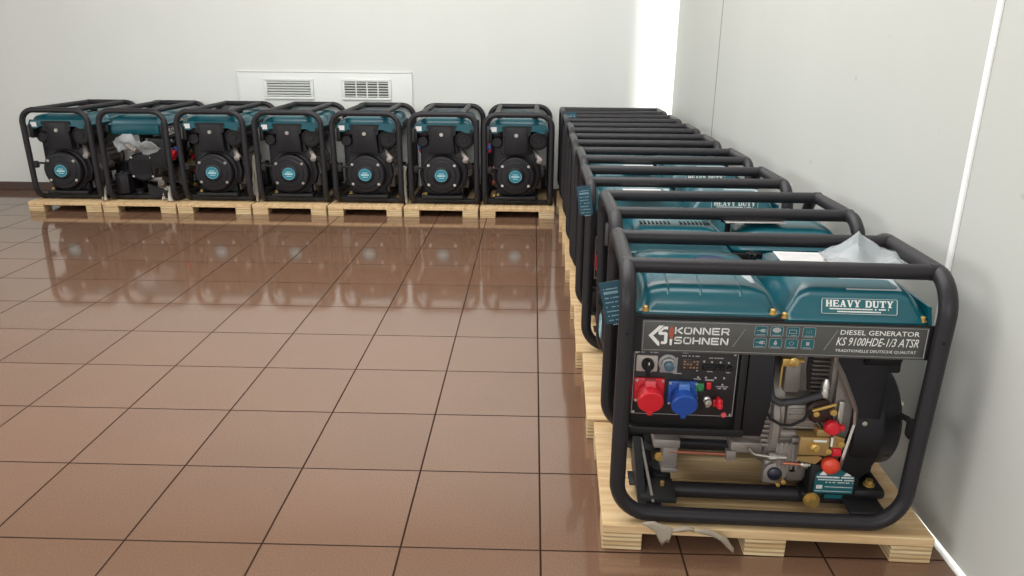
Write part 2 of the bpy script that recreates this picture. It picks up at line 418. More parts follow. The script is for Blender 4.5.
# ------------------------------------------------------------------ the generator
HX, HY, TR, ZT = .329, .2095, .018, .603
FX = -.015
def make_generator():
    g = empty('diesel_generator')
    def P(name, bm, m, par=None, ang=35):
        # everything hung from the upper rails sits 7 mm below its nominal height
        if par is not None and par.name.split('.')[0] in ('fuel_tank', 'engine_cover', 'fascia', 'control_box') or name in ('fuel_tank', 'engine_cover', 'fascia', 'control_box', 'tank_carrier', 'star_knob', 'duct_lip', 'side_bracket'):
            for v in bm.verts: v.co.z -= .007
        # the engine side sits slightly closer to the middle of the frame
        pn = par.name.split('.')[0] if par is not None else ''
        if 'cooling_shroud' in (pn, name) or 'recoil_starter' in (pn, name):
            for v in bm.verts: v.co.x -= .012
        elif 'engine_block' in (pn, name) or 'warning_label' in (pn, name):
            for v in bm.verts: v.co.x -= .007
        elif 'engine_cover' in (pn, name) or name == 'duct_lip':
            for v in bm.verts: v.co.x -= max(0, v.co.x)*.032
        elif 'fascia' in (pn, name):
            for v in bm.verts: v.co.x -= .010 if v.co.x > .295 else 0
        return build(name, bm, m, par or g, ang)
    # --- frame
    bm = NB()
    path = [(-HX, -HY, TR), (HX, -HY, TR), (HX, -HY, ZT), (HX, HY, ZT), (HX, HY, TR), (-HX, HY, TR), (-HX, HY, ZT), (-HX, -HY, ZT)]
    sweep(bm, [p+Vector((FX, 0, 0)) for p in fillet(path, .082, True, 9)], TR, 14, True)
    for v in bm.verts:
        if v.co.x > .2: v.co.x += (v.co.z-.3)*.026*(v.co.x-.2)/.114
    fr = P('tube_frame', bm, M['tube'])
    for y in (-.135, .115):
        bm = NB(); sweep(bm, [(FX-HX, y, ZT), (FX+HX, y, ZT)], TR*.97, 14)
        for s in (-1, 1): lathe(bm, (FX+s*HX-.009, y, ZT), 'x', [(TR*1.03, 0), (TR*1.03, .018)], 14)
        P('top_bar', bm, M['tube'])
    for sx in (-1, 1):
        bm = NB(); cyl(bm, (FX+sx*HX, -HY-TR+.001, .475), '-y', .004, 0, .0012, 10); P('frame_hole', bm, M['slot'], fr)
    for x0, x1 in ((-.285, -.235), (.220, .270)):
        bm = NB(); box(bm, x0, x1, -HY+.008, HY-.008, .012, .034, .004)
        box(bm, x0-.02, x1+.02, -.12, -.06, .034, .038, .001); box(bm, x0-.02, x1+.02, .06, .12, .034, .038, .001)
        P('cross_rail', bm, M['black'])
    bm = NB(); sweep(bm, [(-.235, -.115, .026), (.235, -.115, .026)], .019, 14); P('base_rail', bm, M['tube'])
    bm = NB(); sweep(bm, [(-.235, .115, .026), (.235, .115, .026)], .019, 14); P('base_rail', bm, M['tube'])
    # --- fuel tank
    bm = NB()
    x0, x1, y0, y1 = -.325, -.011, -.190, .175
    loft(bm, [(x0, x1, y0, y1, .022, .516), (x0, x1, y0, y1, .022, .521), (x0+.009, x1-.009, y0+.007, y1-.008, .03, .525), (x0+.012, x1-.012, y0+.010, y1-.012, .034, .540),
              (x0+.017, x1-.020, y0+.017, y1-.016, .036, .557), (x0+.024, x1-.030, y0+.026, y1-.024, .04, .566), (x0+.036, x1-.046, y0+.05, y1-.04, .045, .574), (x0+.06, x1-.07, y0+.09, y1-.08, .05, .580), (x0+.10, x1-.11, y0+.13, y1-.12, .05, .582)])
    loft(bm, [(x0+.014, x1-.014, -.158, y1-.014, .03, .452), (x0+.006, x1-.006, -.162, y1-.006, .03, .462), (x0+.006, x1-.006, -.162, y1-.006, .03, .5165)])
    tank = P('fuel_tank', bm, M['teal'], ang=50)
    bm = NB()
    for xx in (-.255, -.185, -.10): sweep(bm, [(xx, y0+.0165, .5545), (xx, y0+.026, .5645), (xx, y0+.05, .5725), (xx, y0+.09, .5785), (xx, .04, .5805)], .0028, 6)
    P('tank_rib', bm, M['teal'], tank)
    bm = NB(); lathe(bm, (-.133, .0, .577), 'z', [(.030, 0), (.030, .004), (.036, .004), (.038, .008), (.035, .012), (.02, .014), (0, .014)], 28)
    for k in range(12):
        a = k*PI/6; cyl(bm, (-.133+.037*math.cos(a), .037*math.sin(a), .579), 'z', .0035, 0, .008, 8)
    P('fuel_cap', bm, M['blue_cap'], tank)
    for xx, yy in ((x0+.022, y0+.003), (x1-.02, y0+.003)):
        bm = NB(); lathe(bm, (xx, yy+.003, .522), 'z', [(.009, 0), (.009, .002), (.006, .002), (.006, .010), (.003, .012), (0, .012)], 12); P('tank_bolt', bm, M['brass'], tank)
    bm = NB(); box(bm, -.120, -.062, -.130, -.085, .5735, .5760, 0, mx=Matrix.Translation((0, -.11, .575)) @ Matrix.Rotation(math.radians(7), 4, 'X') @ Matrix.Translation((0, .11, -.575))); P('tank_sticker', bm, M['sticker'], tank)
    bm = NB(); box(bm, -.235, -.205, -.02, .01, .5800, .5826)
    P('tank_mark', bm, M['paper'], tank)
    # --- black carrier under the tank and cover
    bm = NB(); box(bm, -.327, .303, -.185, -.165, .425, .515, .003)
    P('tank_carrier', bm, M['black']); bm = NB(); box(bm, -.327, .303, .165, .185, .47, .513, .003); P('tank_carrier', bm, M['black'])
    # --- right cover
    bm = NB()
    loft(bm, [(-.012, .312, -.190, .188, .02, .503), (-.012, .312, -.190, .188, .02, .512), (-.006, .307, -.185, .183, .02, .516), (.0, .303, -.181, .180, .022, .524),
              (.018, .283, -.171, .172, .024, .553), (.026, .276, -.163, .165, .026, .563), (.040, .264, -.140, .145, .028, .573), (.055, .25, -.11, .115, .028, .579), (.075, .23, -.06, .07, .028, .581)])
    cov = P('engine_cover', bm, M['teal'], ang=45)
    bm = NB()   # hanging end skirt with an arched cut-out
    sk = [(-.190, .512), (-.190, .497), (-.172, .489), (-.14, .489), (-.125, .496), (-.108, .512), (-.102, .535), (.084, .535), (.092, .512), (.125, .496), (.14, .489), (.168, .489), (.188, .497), (.188, .512), (.176, .545), (-.176, .545)]
    prism(bm, sk, 'x', .305, .3115); P('cover_skirt', bm, M['teal'], cov)
    bm = NB(); prism(bm, rrect(-.098, .078, .47, .538, .018), 'x', .27, .3135); P('duct_lip', bm, M['black'])
    for k in range(18):
        if k in (8, 9): continue
        bm = NB(); xx = .045+k*.0118; box(bm, xx, xx+.0062, .085, .115, .5785, .5808); P('cover_slot', bm, M['slot'], cov)
    for xx, yy in ((-.004, -.184), (.296, -.184)):
        bm = NB(); lathe(bm, (xx, yy+.004, .513), 'z', [(.009, 0), (.009, .002), (.006, .002), (.006, .010), (.003, .012), (0, .012)], 12); P('cover_bolt', bm, M['brass'], cov)
    bm = NB(); box(bm, .135, .255, -.148, -.088, .5745, .5765, 0, mx=Matrix.Translation((0, -.115, .575)) @ Matrix.Rotation(math.radians(10), 4, 'X') @ Matrix.Translation((0, .115, -.575))); P('cover_sticker', bm, M['sticker'], cov)
    bm = NB(); box(bm, .3110, .3124, -.172, -.135, .500, .530); P('side_sticker', bm, M['paper'], cov)
    # slogan plate on the front slope
    A, B = Vector((0, -.181, .524)), Vector((0, -.171, .553))
    sl = (B-A).normalized(); nrm = Vector((0, -sl.z, sl.y)); Ls = (B-A).length
    M4 = Matrix.Translation(A+nrm*.0012) @ Matrix((Vector((1, 0, 0, 0)), Vector((0, sl.y, 0, 0)), Vector((0, sl.z, 0, 0)), Vector((0, 0, 0, 1))))
    def on_slope(bmx, h):        # verts given as (x, -h, t) -> along slope
        for v in bmx.verts:
            v.co = Vector((v.co.x, 0, 0))+A+sl*v.co.z+nrm*(-v.co.y+.0004)
    bm = NB(); prism(bm, rrect(.073, .240, .0, .036, .004), '-y', 0, .0006); on_slope(bm, 0); P('slogan_plate', bm, M['teal_dark'], cov)
    bm = NB()
    fr_ = rrect(.075, .238, .0018, .0342, .003)
    for i in range(len(fr_)):
        p, q_ = fr_[i], fr_[(i+1) % len(fr_)]
        sweep(bm, [(p[0], -.0008, p[1]), (q_[0], -.0008, q_[1])], 0, flat=(.0009, .0006))
    heavy(bm, .083, .230, .0165, .0312, -.0006)
    dashes(bm, .092, .220, .0108, .0028, -.0006, 3, .95); dashes(bm, .109, .203, .0050, .0028, -.0006, 4, .95)
    on_slope(bm, 0); P('slogan_lettering', bm, M['white'], cov)
    # --- valve between tank and cover
    bm = NB(); lathe(bm, (-.016, .075, .52), 'z', [(.008, 0), (.008, .055), (.014, .055), (.014, .066), (0, .068)], 12)
    for k in range(4): box(bm, -.036, .004, .072, .078, .577, .587, .002, mx=Matrix.Translation((-.016, .075, 0)) @ Matrix.Rotation(k*PI/4, 4, 'Z') @ Matrix.Translation((.016, -.075, 0)))
    P('star_knob', bm, M['plastic'])
    # --- fascia
    FY = -.198
    bm = NB(); box(bm, -.327, .322, FY, FY+.012, .430, .507, .002); fas = P('fascia', bm, M['fascia'])
    bm = NB(); box(bm, -.327, -.309, FY-.0008, FY, .431, .506); box(bm, .306, .322, FY-.0008, FY, .431, .506); box(bm, -.327, .322, FY-.001, FY+.004, .506, .5095)
    P('fascia_end', bm, M['black'], fas)
    bm = NB()
    def line(p, q_, w=.0016): sweep(bm, [(p[0], FY-.0004, p[1]), (q_[0], FY-.0004, q_[1])], 0, flat=(w, .0008))
    line((-.306, .5025), (.303, .5025)); line((-.306, .436), (.303, .436)); line((-.306, .436), (-.306, .5025)); line((.303, .436), (.303, .5025))
    line((-.088, .491), (-.112, .449)); line((.106, .494), (.082, .448))
    P('fascia_line', bm, M['rim'], fas)
    bm = NB()
    c = [(-.2945, .4695), (-.2725, .4930), (-.2625, .4930), (-.2845, .4695), (-.2700, .4545), (-.2700, .4460), (-.2730, .4460)]
    poly(bm, c, FY)
    sq = [(-.2535, .491), (-.2615, .491), (-.2735, .480), (-.2735, .474), (-.2705, .4715), (-.2605, .4715), (-.2605, .4565), (-.2665, .4565), (-.2665, .450), (-.257, .450), (-.2535, .4535), (-.2535, .475), (-.257, .4785), (-.2665, .4785), (-.2665, .4800), (-.262, .4845), (-.2535, .4845)]
    poly(bm, sq, FY)
    wide(bm, 'KONNER', -.2385, -.119, .4745, .4910, FY, .0031)
    wide(bm, 'SOHNEN', -.2385, -.1195, .4515, .4680, FY, .0031)
    poly(bm, [(-.2475, .448), (-.2435, .448), (-.2425, .462), (-.2485, .462)], FY)
    P('brand_lettering', bm, M['white'], fas)
    bm = NB()   # split dots in the second letter of each word
    for xx, zz in ((-.2117, .4910), (-.2067, .4910), (-.2117, .468), (-.2067, .468)): poly(bm, [(xx-.0007, zz-.003), (xx+.0007, zz-.003), (xx+.0007, zz+.0006), (xx-.0007, zz+.0006)], FY-.0010)
    P('letter_dot', bm, M['fascia'], fas)
    bm = NB(); poly(bm, [(-.2455, .4945), (-.2415, .487), (-.2395, .475), (-.2435, .463), (-.2475, .463), (-.2515, .475), (-.2495, .487)], FY)
    P('brand_flame', bm, M['orange'], fas)
    bm = NB()
    for x0_ in (-.068, -.035, -.001, .033):
        for z0_ in (.476, .4485): prism(bm, rrect(x0_, x0_+.0265, z0_, z0_+.0225, .003), '-y', -FY, -FY+.0006)
    P('feature_icon', bm, M['teal_dark'], fas)
    bm = NB()
    ic = [(a, b) for a in (-.068, -.035, -.001, .033) for b in (.476, .4485)]
    for i, (xa, za) in enumerate(ic):
        fr_ = rrect(xa, xa+.0265, za, za+.0225, .003, 2)
        for k in range(len(fr_)):
            p, q_ = fr_[k], fr_[(k+1) % len(fr_)]; sweep(bm, [(p[0], FY-.0008, p[1]), (q_[0], FY-.0008, q_[1])], 0, flat=(.0007, .0005))
        cx, cz = xa+.013, za+.0125
        if i in (0, 1):    # plug
            poly(bm, [(cx-.001, cz-.003), (cx+.007, cz-.004), (cx+.007, cz+.004), (cx-.001, cz+.003)], FY-.0006)
            poly(bm, [(cx+.007, cz+.0015), (cx+.011, cz+.0015), (cx+.011, cz+.0028), (cx+.007, cz+.0028)], FY-.0006); poly(bm, [(cx+.007, cz-.0028), (cx+.011, cz-.0028), (cx+.011, cz-.0015), (cx+.007, cz-.0015)], FY-.0006)
            poly(bm, [(cx-.009, cz-.0006), (cx-.001, cz-.0006), (cx-.001, cz+.0006), (cx-.009, cz+.0006)], FY-.0006)
        elif i == 2:       # bright oval
            poly(bm, [(cx+.009*math.cos(t*PI/10), cz+.002+.0058*math.sin(t*PI/10)) for t in range(20)], FY-.0006)
        elif i == 3:       # drop
            poly(bm, [(cx, cz+.007), (cx+.004, cz-.001), (cx+.002, cz-.005), (cx-.002, cz-.005), (cx-.004, cz-.001)], FY-.0006)
        elif i == 4:       # battery outline
            for u0, u1, w0, w1 in ((-.008, .008, .003, .004), (-.008, .008, -.005, -.004), (-.008, -.007, -.005, .004), (.007, .008, -.005, .004)): poly(bm, [(cx+u0, cz+w0), (cx+u1, cz+w0), (cx+u1, cz+w1), (cx+u0, cz+w1)], FY-.0006)
        elif i == 5:       # ring
            for t in range(12):
                a0, a1 = t*PI/6, (t+1)*PI/6; sweep(bm, [(cx+.0045*math.cos(a0), FY-.0008, cz+.0045*math.sin(a0)), (cx+.0045*math.cos(a1), FY-.0008, cz+.0045*math.sin(a1))], 0, flat=(.001, .0005))
        elif i == 6:       # waves
            for d in (-.005, 0, .005): sweep(bm, [(cx+d-.001, FY-.0008, cz-.004), (cx+d+.001, FY-.0008, cz), (cx+d-.001, FY-.0008, cz+.004)], 0, flat=(.001, .0005))
        else:
            poly(bm, [(cx-.003, cz-.004), (cx+.004, cz-.004), (cx+.004, cz+.004), (cx-.003, cz+.004)], FY-.0006)
        dashes(bm, xa+.004, xa+.022, za+.002, .0016, FY-.0006, 10+i, .9)
    P('icon_mark', bm, M['dimwhite'], fas)
    bm = NB()
    text_bm(bm, 'DIESEL GENERATOR', .112, .277, .4845, .4955, FY-.0006, bold=.008)
    text_bm(bm, 'KS 9100HDE-1/3 ATSR', .106, .278, .4595, .4785, FY-.0006, shear=.25, bold=.006)
    text_bm(bm, 'TRADITIONELLE DEUTSCHE QUALITÄT', .106, .276, .4435, .4525, FY-.0006, bold=0)
    P('model_lettering', bm, M['white'], fas)
    # --- control box
    BY = -.178
    bm = NB(); box(bm, -.325, -.075, BY, -.075, .232, .430, .004); box(bm, -.327, -.066, BY-.014, BY+.01, .224, .242, .002); box(bm, -.088, -.072, BY-.012, BY+.01, .239, .430, .002)
    cb = P('control_box', bm, M['black'])
    PY = BY-.004
    bm = NB(); box(bm, -.322, -.090, PY, BY, .268, .429, .001); P('panel_face', bm, M['face'], cb)
    bm = NB()
    for p, q_ in (((-.319, .272), (-.319, .427)), ((-.319, .427), (-.093, .427)), ((-.093, .427), (-.093, .272)), ((-.093, .272), (-.319, .272))): sweep(bm, [(p[0], PY-.0004, p[1]), (q_[0], PY-.0004, q_[1])], 0, flat=(.0013, .0008))
    dashes(bm, -.314, -.298, .4215, .0024, PY, 21); dashes(bm, -.285, -.268, .4215, .0024, PY, 22); dashes(bm, -.214, -.202, .423, .0024, PY, 23, 1)
    dashes(bm, -.222, -.177, .4155, .0024, PY, 24); dashes(bm, -.159, -.125, .4125, .0022, PY, 25); dashes(bm, -.158, -.146, .3795, .0024, PY, 26); dashes(bm, -.116, -.105, .3785, .0024, PY, 27)
    dashes(bm, -.288, -.279, .3735, .0026, PY, 28); dashes(bm, -.232, -.213, .3725, .0026, PY, 29, 1); dashes(bm, -.185, -.165, .3605, .0024, PY, 30); dashes(bm, -.160, -.140, .358, .004, PY, 31); dashes(bm, -.135, -.108, .3435, .0024, PY, 32, 1); dashes(bm, -.131, -.110, .339, .0024, PY, 33)
    for xx, zz in ((-.178, .404), (-.166, .405), (-.149, .404), (-.130, .404), (-.112, .4035), (-.18, .383), (-.176, .366), (-.159, .366), (-.138, .366), (-.119, .366), (-.121, .350), (-.175, .315)):
        cyl(bm, (xx, PY, zz), '-y', .0024, 0, .0012, 10)
    P('panel_marking', bm, M['dimwhite'], cb)
    bm = NB()
    box(bm, -.315, -.268, PY-.006, PY, .378, .417, .003); P('switch_plate', bm, M['beige'], cb)
    bm = NB(); lathe(bm, (-.2905, PY-.006, .398), '-y', [(.014, 0), (.0135, .012), (.011, .014), (0, .014)], 24); box(bm, -.2955, -.2855, PY-.030, PY-.012, .376, .413, .004)
    P('selector_knob', bm, M['plastic'], cb)
    bm = NB(); sweep(bm, [(-.2905, PY-.031, .405), (-.2905, PY-.031, .411)], 0, flat=(.002, .001)); P('knob_mark', bm, M['white'], cb)
    bm = NB(); box(bm, -.262, -.224, PY-.002, PY, .3755, .413, .001)
    lathe(bm, (-.2455, PY, .399), '-y', [(.021, 0), (.021, .004), (.016, .006), (.0155, .014), (.0125, .016)], 28); P('dial_plate', bm, M['rim'], cb)
    bm = NB(); lathe(bm, (-.2455, PY-.015, .399), '-y', [(.0115, 0), (.011, .010), (.008, .012), (0, .012)], 24); P('dial_knob', bm, mat('slate_knob', '47626f', .35), cb)
    bm = NB(); box(bm, -.215, -.176, PY-.003, PY, .384, .410, .001); P('display', bm, M['display'], cb)
    bm = NB()
    rr = random.Random(5)
    for k in range(5):
        for zz in (.390, .398, .4045):
            if rr.random() < .8: poly(bm, [(-.211+k*.007, zz-.0015), (-.207+k*.007, zz-.0015), (-.207+k*.007, zz+.0015), (-.211+k*.007, zz+.0015)], PY-.003)
    P('display_digit', bm, mat('amber_digit', '9a7a5c', .5), cb)
    bm = NB(); box(bm, -.168, -.120, PY-.006, PY, .386, .398, .001)
    for k in range(4): box(bm, -.168+k*.0125+.001, -.168+k*.0125+.0095, PY-.011, PY-.005, .3885, .3955, .001)
    cyl(bm, (-.1075, PY, .3905), '-y', .006, 0, .006, 12); P('breaker_row', bm, M['plastic'], cb)
    def socket(cx, cz, mm, ml, name):
        bm = NB(); box(bm, cx-.034, cx+.034, PY-.008, PY, cz-.026, cz+.034, .004)
        # sloped housing towards the lid
        mxr = Matrix.Translation((cx, PY-.006, cz)) @ Matrix.Rotation(math.radians(14), 4, 'X')
        t = NB()
        lathe(t, (0, 0, 0), '-y', [(.0265, 0), (.0265, .024), (.029, .026), (.029, .036), (.0265, .039), (0, .0405)], 32)
        box(t, -.006, .006, -.040, -.014, -.0355, -.024, .002)
        for v in t.verts: v.co = mxr @ v.co
        m2 = bpy.data.meshes.new('t'); t.to_mesh(m2); t.free(); bm.from_mesh(m2); bpy.data.meshes.remove(m2)
        P(name, bm, mm, cb)
        bm = NB(); box(bm, cx-.012, cx+.012, PY-.026, PY-.004, cz+.010, cz+.034, .003); P('socket_hinge', bm, ml, cb)
        bm = NB()
        for sx, sz in ((-.029, .029), (.029, .029), (-.029, -.020), (.029, -.020)): cyl(bm, (cx+sx, PY-.008, cz+sz), '-y', .0032, 0, .0015, 10)
        P('socket_screw', bm, M['steel'], cb)
    socket(-.283, .329, M['red'], M['redlight'], 'red_socket'); socket(-.2085, .324, M['blue'], M['bluelight'], 'blue_socket')
    bm = NB(); box(bm, -.181, -.163, PY-.010, PY, .336, .354, .002); box(bm, -.177, -.168, PY-.015, PY-.008, .338, .350, .003); P('green_switch', bm, M['green'], cb)
    bm = NB(); box(bm, -.157, -.147, PY-.008, PY, .340, .357, .002); P('red_button', bm, M['red'], cb)
    bm = NB(); lathe(bm, (-.152, PY, .312), '-y', [(.009, 0), (.009, .006), (.005, .008), (.0075, .014), (.0075, .02), (0, .022)], 14); box(bm, -.156, -.147, PY-.012, PY, .297, .306, .002); P('ground_terminal', bm, M['steel'], cb)
    bm = NB(); box(bm, -.139, -.117, PY-.006, PY, .297, .314, .002); lathe(bm, (-.128, PY-.006, .308), '-y', [(.008, 0), (.007, .02), (.005, .024), (0, .025)], 14); box(bm, -.133, -.125, PY-.026, PY-.004, .304, .324, .003); P('red_toggle', bm, M['red'], cb)
    bm = NB(); cyl(bm, (-.112, PY, .276), '-y', .006, 0, .004, 12); P('round_badge', bm, M['redlight'], cb)
    bm = NB()
    for xx, zz in ((-.315, .276), (-.098, .276), (-.100, .423), (-.315, .423)): cyl(bm, (xx, PY, zz), '-y', .003, 0, .002, 10)
    P('panel_screw', bm, M['steel'], cb)
    # --- black bracket panel right of the control box
    bm = NB(); prism(bm, [(-.068, .430), (-.010, .430), (-.010, .30), (-.022, .222), (-.068, .222)], '-y', .10, .182, bev=.004)
    P('side_bracket', bm, M['plastic'])
    # --- alternator
    bm = NB()
    lathe(bm, (-.255, 0.01, .225), 'x', [(.06, 0), (.092, .006), (.100, .02), (.104, .05), (.104, .055), (.100, .06), (.100, .21), (.112, .215), (.118, .25), (.13, .28), (.13, .30)], 36)
    alt = P('alternator', bm, M['alu'])
    bm = NB()
    for k in range(20):
        a = 2*PI*k/20
        mx = Matrix.Translation((0, .01, .225)) @ Matrix.Rotation(a, 4, 'X')
        box(bm, -.185, -.045, -.004, .004, .096, .112, 0, mx=mx)
    P('cooling_rib', bm, M['alu_dark'], alt)
    bm = NB(); lathe(bm, (-.262, .01, .225), 'x', [(.0, -.012), (.086, -.010), (.098, 0), (.098, .012), (.09, .02)], 36); P('end_cover', bm, M['plastic'], alt)
    bm = NB()
    for k in range(9): box(bm, -.2775, -.272, -.052, .072, .172+k*.0115, .179+k*.0115, 0)
    for k in range(7): box(bm, -.2775, -.272, -.052+k*.02, -.048+k*.02, .172, .271, 0)
    P('end_grille', bm, M['black'], alt)
    bm = NB()
    for a in (45, 135, 225, 315): bolt(bm, (-.262-.012, .01+.09*math.cos(math.radians(a)), .225+.09*math.sin(math.radians(a))), 'x', .005, .006)
    P('end_bolt', bm, M['steel'], alt)
    bm = NB(); box(bm, -.250, -.186, -.100, -.02, .128, .152, .004); box(bm, -.226, -.190, -.098, -.055, .075, .140, .003); box(bm, -.228, -.188, -.104, -.04, .064, .076, .002); P('alternator_foot', bm, M['alu'], alt)
    bm = NB(); box(bm, -.065, .012, -.098, -.05, .122, .152, .006); P('alternator_foot', bm, M['alu'], alt)
    for k in range(6):
        bm = NB(); box(bm, .000-k*.003, .026-k*.002, -.122, -.10, .157+k*.0125, .164+k*.0125, .001); P('adapter_fin', bm, M['alu'], alt)
    bm = NB(); sweep(bm, [(-.21, -.095, .118), (-.065, -.095, .116)], .004, 10); P('tie_rod', bm, M['copper'])
    bm = NB(); box(bm, -.075, -.052, -.105, -.085, .104, .13, .002); P('rod_end', bm, M['alu'])
    bm = NB(); bolt(bm, (-.232, -.086, .098), '-y', .008, .01); lathe(bm, (-.228, -.135, .040), 'z', [(.008, 0), (.008, .004), (.005, .004), (.005, .018), (0, .019)], 12); P('mount_bolt', bm, M['brass'])
    for mx_, my_ in ((-.225, -.07), (-.225, .07), (.25, -.07), (.25, .07)):
        bm = NB(); lathe(bm, (mx_, my_, .036), 'z', [(.028, 0), (.023, .015), (.028, .03)], 20); P('rubber_mount', bm, M['rubber'])
    bm = NB(); prism(bm, [(-.20, .036), (-.06, .10), (-.02, .115), (-.02, .036)], 'x', -.292, -.272); P('mount_plate', bm, M['black'])
    bm = NB(); sweep(bm, [(-.272, -.02, .110), (-.268, -.07, .092), (-.256, -.195, .040)], 0, flat=(.006, .004)); P('mount_strip', bm, M['alu'])
    bm = NB(); box(bm, -.285, -.20, -.19, -.10, .034, .048, .003); P('foot_plate', bm, M['rubber'])
    # battery at the back
    bm = NB(); box(bm, -.30, -.12, .10, .185, .046, .175, .006); box(bm, -.30, -.12, .10, .185, .165, .185, .004); box(bm, -.29, -.27, .13, .15, .185, .198); box(bm, -.15, -.13, .13, .15, .185, .198); P('battery', bm, M['plastic'])
    # --- engine
    bm = NB(); box(bm, .035, .195, -.108, .11, .062, .285, .012); lathe(bm, (.02, 0, .2), 'x', [(.125, 0), (.132, .006), (.132, .02), (.12, .03)], 36)
    box(bm, .04, .10, -.125, -.09, .085, .17, .008); box(bm, .055, .13, -.124, -.09, .205, .27, .008)
    eng = P('engine_block', bm, M['alu'])
    bm = NB()
    for k in range(5): box(bm, .046+k*.011, .051+k*.011, -.128, -.1, .10, .168, .001)
    for k in range(4): box(bm, .06, .125, -.128, -.12, .212+k*.015, .217+k*.015, .001)
    sweep(bm, [(.048, -.112, .19), (.125, -.112, .19)], .012, 12); sweep(bm, [(.072, -.13, .182), (.108, -.13, .184)], .007, 10)
    P('block_rib', bm, M['alu'], eng)
    bm = NB(); box(bm, .07, .175, -.075, .075, .28, .41, .006); box(bm, .055, .185, -.095, .09, .41, .47, .01)
    box(bm, .045, .085, -.105, -.06, .29, .41, .008); box(bm, .15, .178, -.11, -.05, .28, .40, .006)
    P('cylinder_head', bm, M['alu'], eng)
    bm = NB(); prism(bm, [(.16, .42), (.16, .10), (.200, .10), (.212, .20), (.216, .25), (.206, .285), (.172, .36), (.152, .42)], '-y', .0, .128, bev=.004)
    for k in range(4): box(bm, .168, .174, -.132, -.12, .14+k*.04, .165+k*.04, .001)
    P('gear_case', bm, M['alu'], eng)
    bm = NB()
    for k in range(11): box(bm, .108, .15, -.098, .085, .292+k*.0108, .297+k*.0108, .001)
    P('cooling_fin', bm, M['alu_dark'], eng)
    bm = NB(); sweep(bm, fillet([(.004, -.13, .335), (.010, -.14, .293), (.03, -.145, .284), (.07, -.148, .292), (.122, -.14, .306)], .015), .0085, 12); P('fuel_hose', bm, mat('grey_hose', '3b3a3d', .6), eng)
    bm = NB(); sweep(bm, fillet([(.098, -.10, .43), (.092, -.115, .36), (.098, -.12, .31)], .02), .0042, 10); P('breather_hose', bm, M['rubber'], eng)
    bm = NB()
    pts = [(.0, -.148, .262), (.012, -.15, .245), (.035, -.152, .232), (.06, -.152, .232), (.085, -.15, .245), (.100, -.148, .268)]
    sweep(bm, pts, .0036, 8); sweep(bm, [(.10, -.135, .262), (.125, -.14, .235), (.142, -.14, .215)], .0034, 8)
    P('control_cable', bm, M['rubber'], eng)
    bm = NB(); sweep(bm, fillet([(.028, -.13, .385), (.075, -.13, .385)], .01), .006, 10); lathe(bm, (.05, -.137, .385), '-y', [(.012, 0), (.012, .006), (.007, .008), (0, .009)], 8); box(bm, .025, .062, -.14, -.122, .372, .392, .003)
    sweep(bm, [(.0285, -.13, .39), (.0285, -.13, .32)], .0028, 8); P('fuel_fitting', bm, M['brass'], eng)
    bm = NB(); lathe(bm, (.128, -.14, .303), 'z', [(.010, 0), (.011, .01), (.008, .02), (.011, .022), (.009, .034), (.005, .044), (0, .045)], 12); P('injector_pipe', bm, M['steel'], eng)
    bm = NB(); lathe(bm, (.125, -.125, .262), '-y', [(.030, 0), (.030, .014), (.024, .02), (0, .022)], 24); P('governor_body', bm, mat('dark_bronze', '3a2823', .4, .4), eng)
    bm = NB(); box(bm, .10, .155, -.155, -.148, .276, .283, .002, mx=Matrix.Translation((.127, 0, .28)) @ Matrix.Rotation(math.radians(-20), 4, 'Y') @ Matrix.Translation((-.127, 0, -.28)))
    lathe(bm, (.112, -.146, .262), '-y', [(.007, 0), (.007, .008), (0, .009)], 8); lathe(bm, (.15, -.146, .268), '-y', [(.008, 0), (.008, .008), (0, .009)], 8); P('throttle_lever', bm, M['brass'], eng)
    bm = NB(); prism(bm, [(.108, .246), (.15, .250), (.148, .222), (.128, .226)], '-y', .13, .142); box(bm, .165, .178, -.14, -.12, .20, .29, .003); P('pump_flange', bm, M['steel'], eng)
    bm = NB(); lathe(bm, (.10, -.13, .118), 'x', [(.007, 0), (.010, .004), (.010, .016), (.006, .018), (.006, .03)], 10); P('pipe_nut', bm, M['steel'], eng)
    bm = NB(); lathe(bm, (.035, -.13, .135), 'x', [(.011, -.012), (.011, .006), (.007, .008), (.007, .03)], 10); sweep(bm, fillet([(-.025, -.13, .155), (-.012, -.13, .14), (.025, -.13, .135)], .02), .004, 8); P('pipe_union', bm, M['steel'], eng)
    bm = NB(); sweep(bm, [(.06, -.128, .118), (.10, -.13, .118)], .004, 8); P('copper_pipe', bm, M['copper'], eng)
    bm = NB(); box(bm, .082, .150, -.158, -.146, .158, .205, .003); box(bm, .082, .150, -.15, -.12, .198, .205, .002); box(bm, .120, .152, -.152, -.12, .205, .222, .002); prism(bm, [(.085, .148), (.135, .152), (.143, .146), (.128, .130), (.085, .138)], '-y', .14, .148)
    prism(bm, [(.158, .208), (.186, .200), (.184, .17), (.158, .172)], '-y', .142, .149); P('speed_bracket', bm, M['gold'], eng)
    bm = NB(); lathe(bm, (.116, -.158, .181), '-y', [(.014, 0), (.014, .003), (.010, .003), (.011, .008), (.006, .010), (.006, .016), (0, .017)], 18); lathe(bm, (.150, -.15, .17), '-y', [(.007, 0), (.007, .01), (0, .012)], 12); lathe(bm, (.178, -.149, .187), '-y', [(.008, 0), (.008, .006), (0, .007)], 12); P('bracket_spring', bm, M['brass'], eng)
    bm = NB(); box(bm, .112, .142, -.160, -.157, .195, .200); box(bm, .153, .158, -.155, -.15, .182, .204); P('bracket_decal', bm, M['white'], eng)
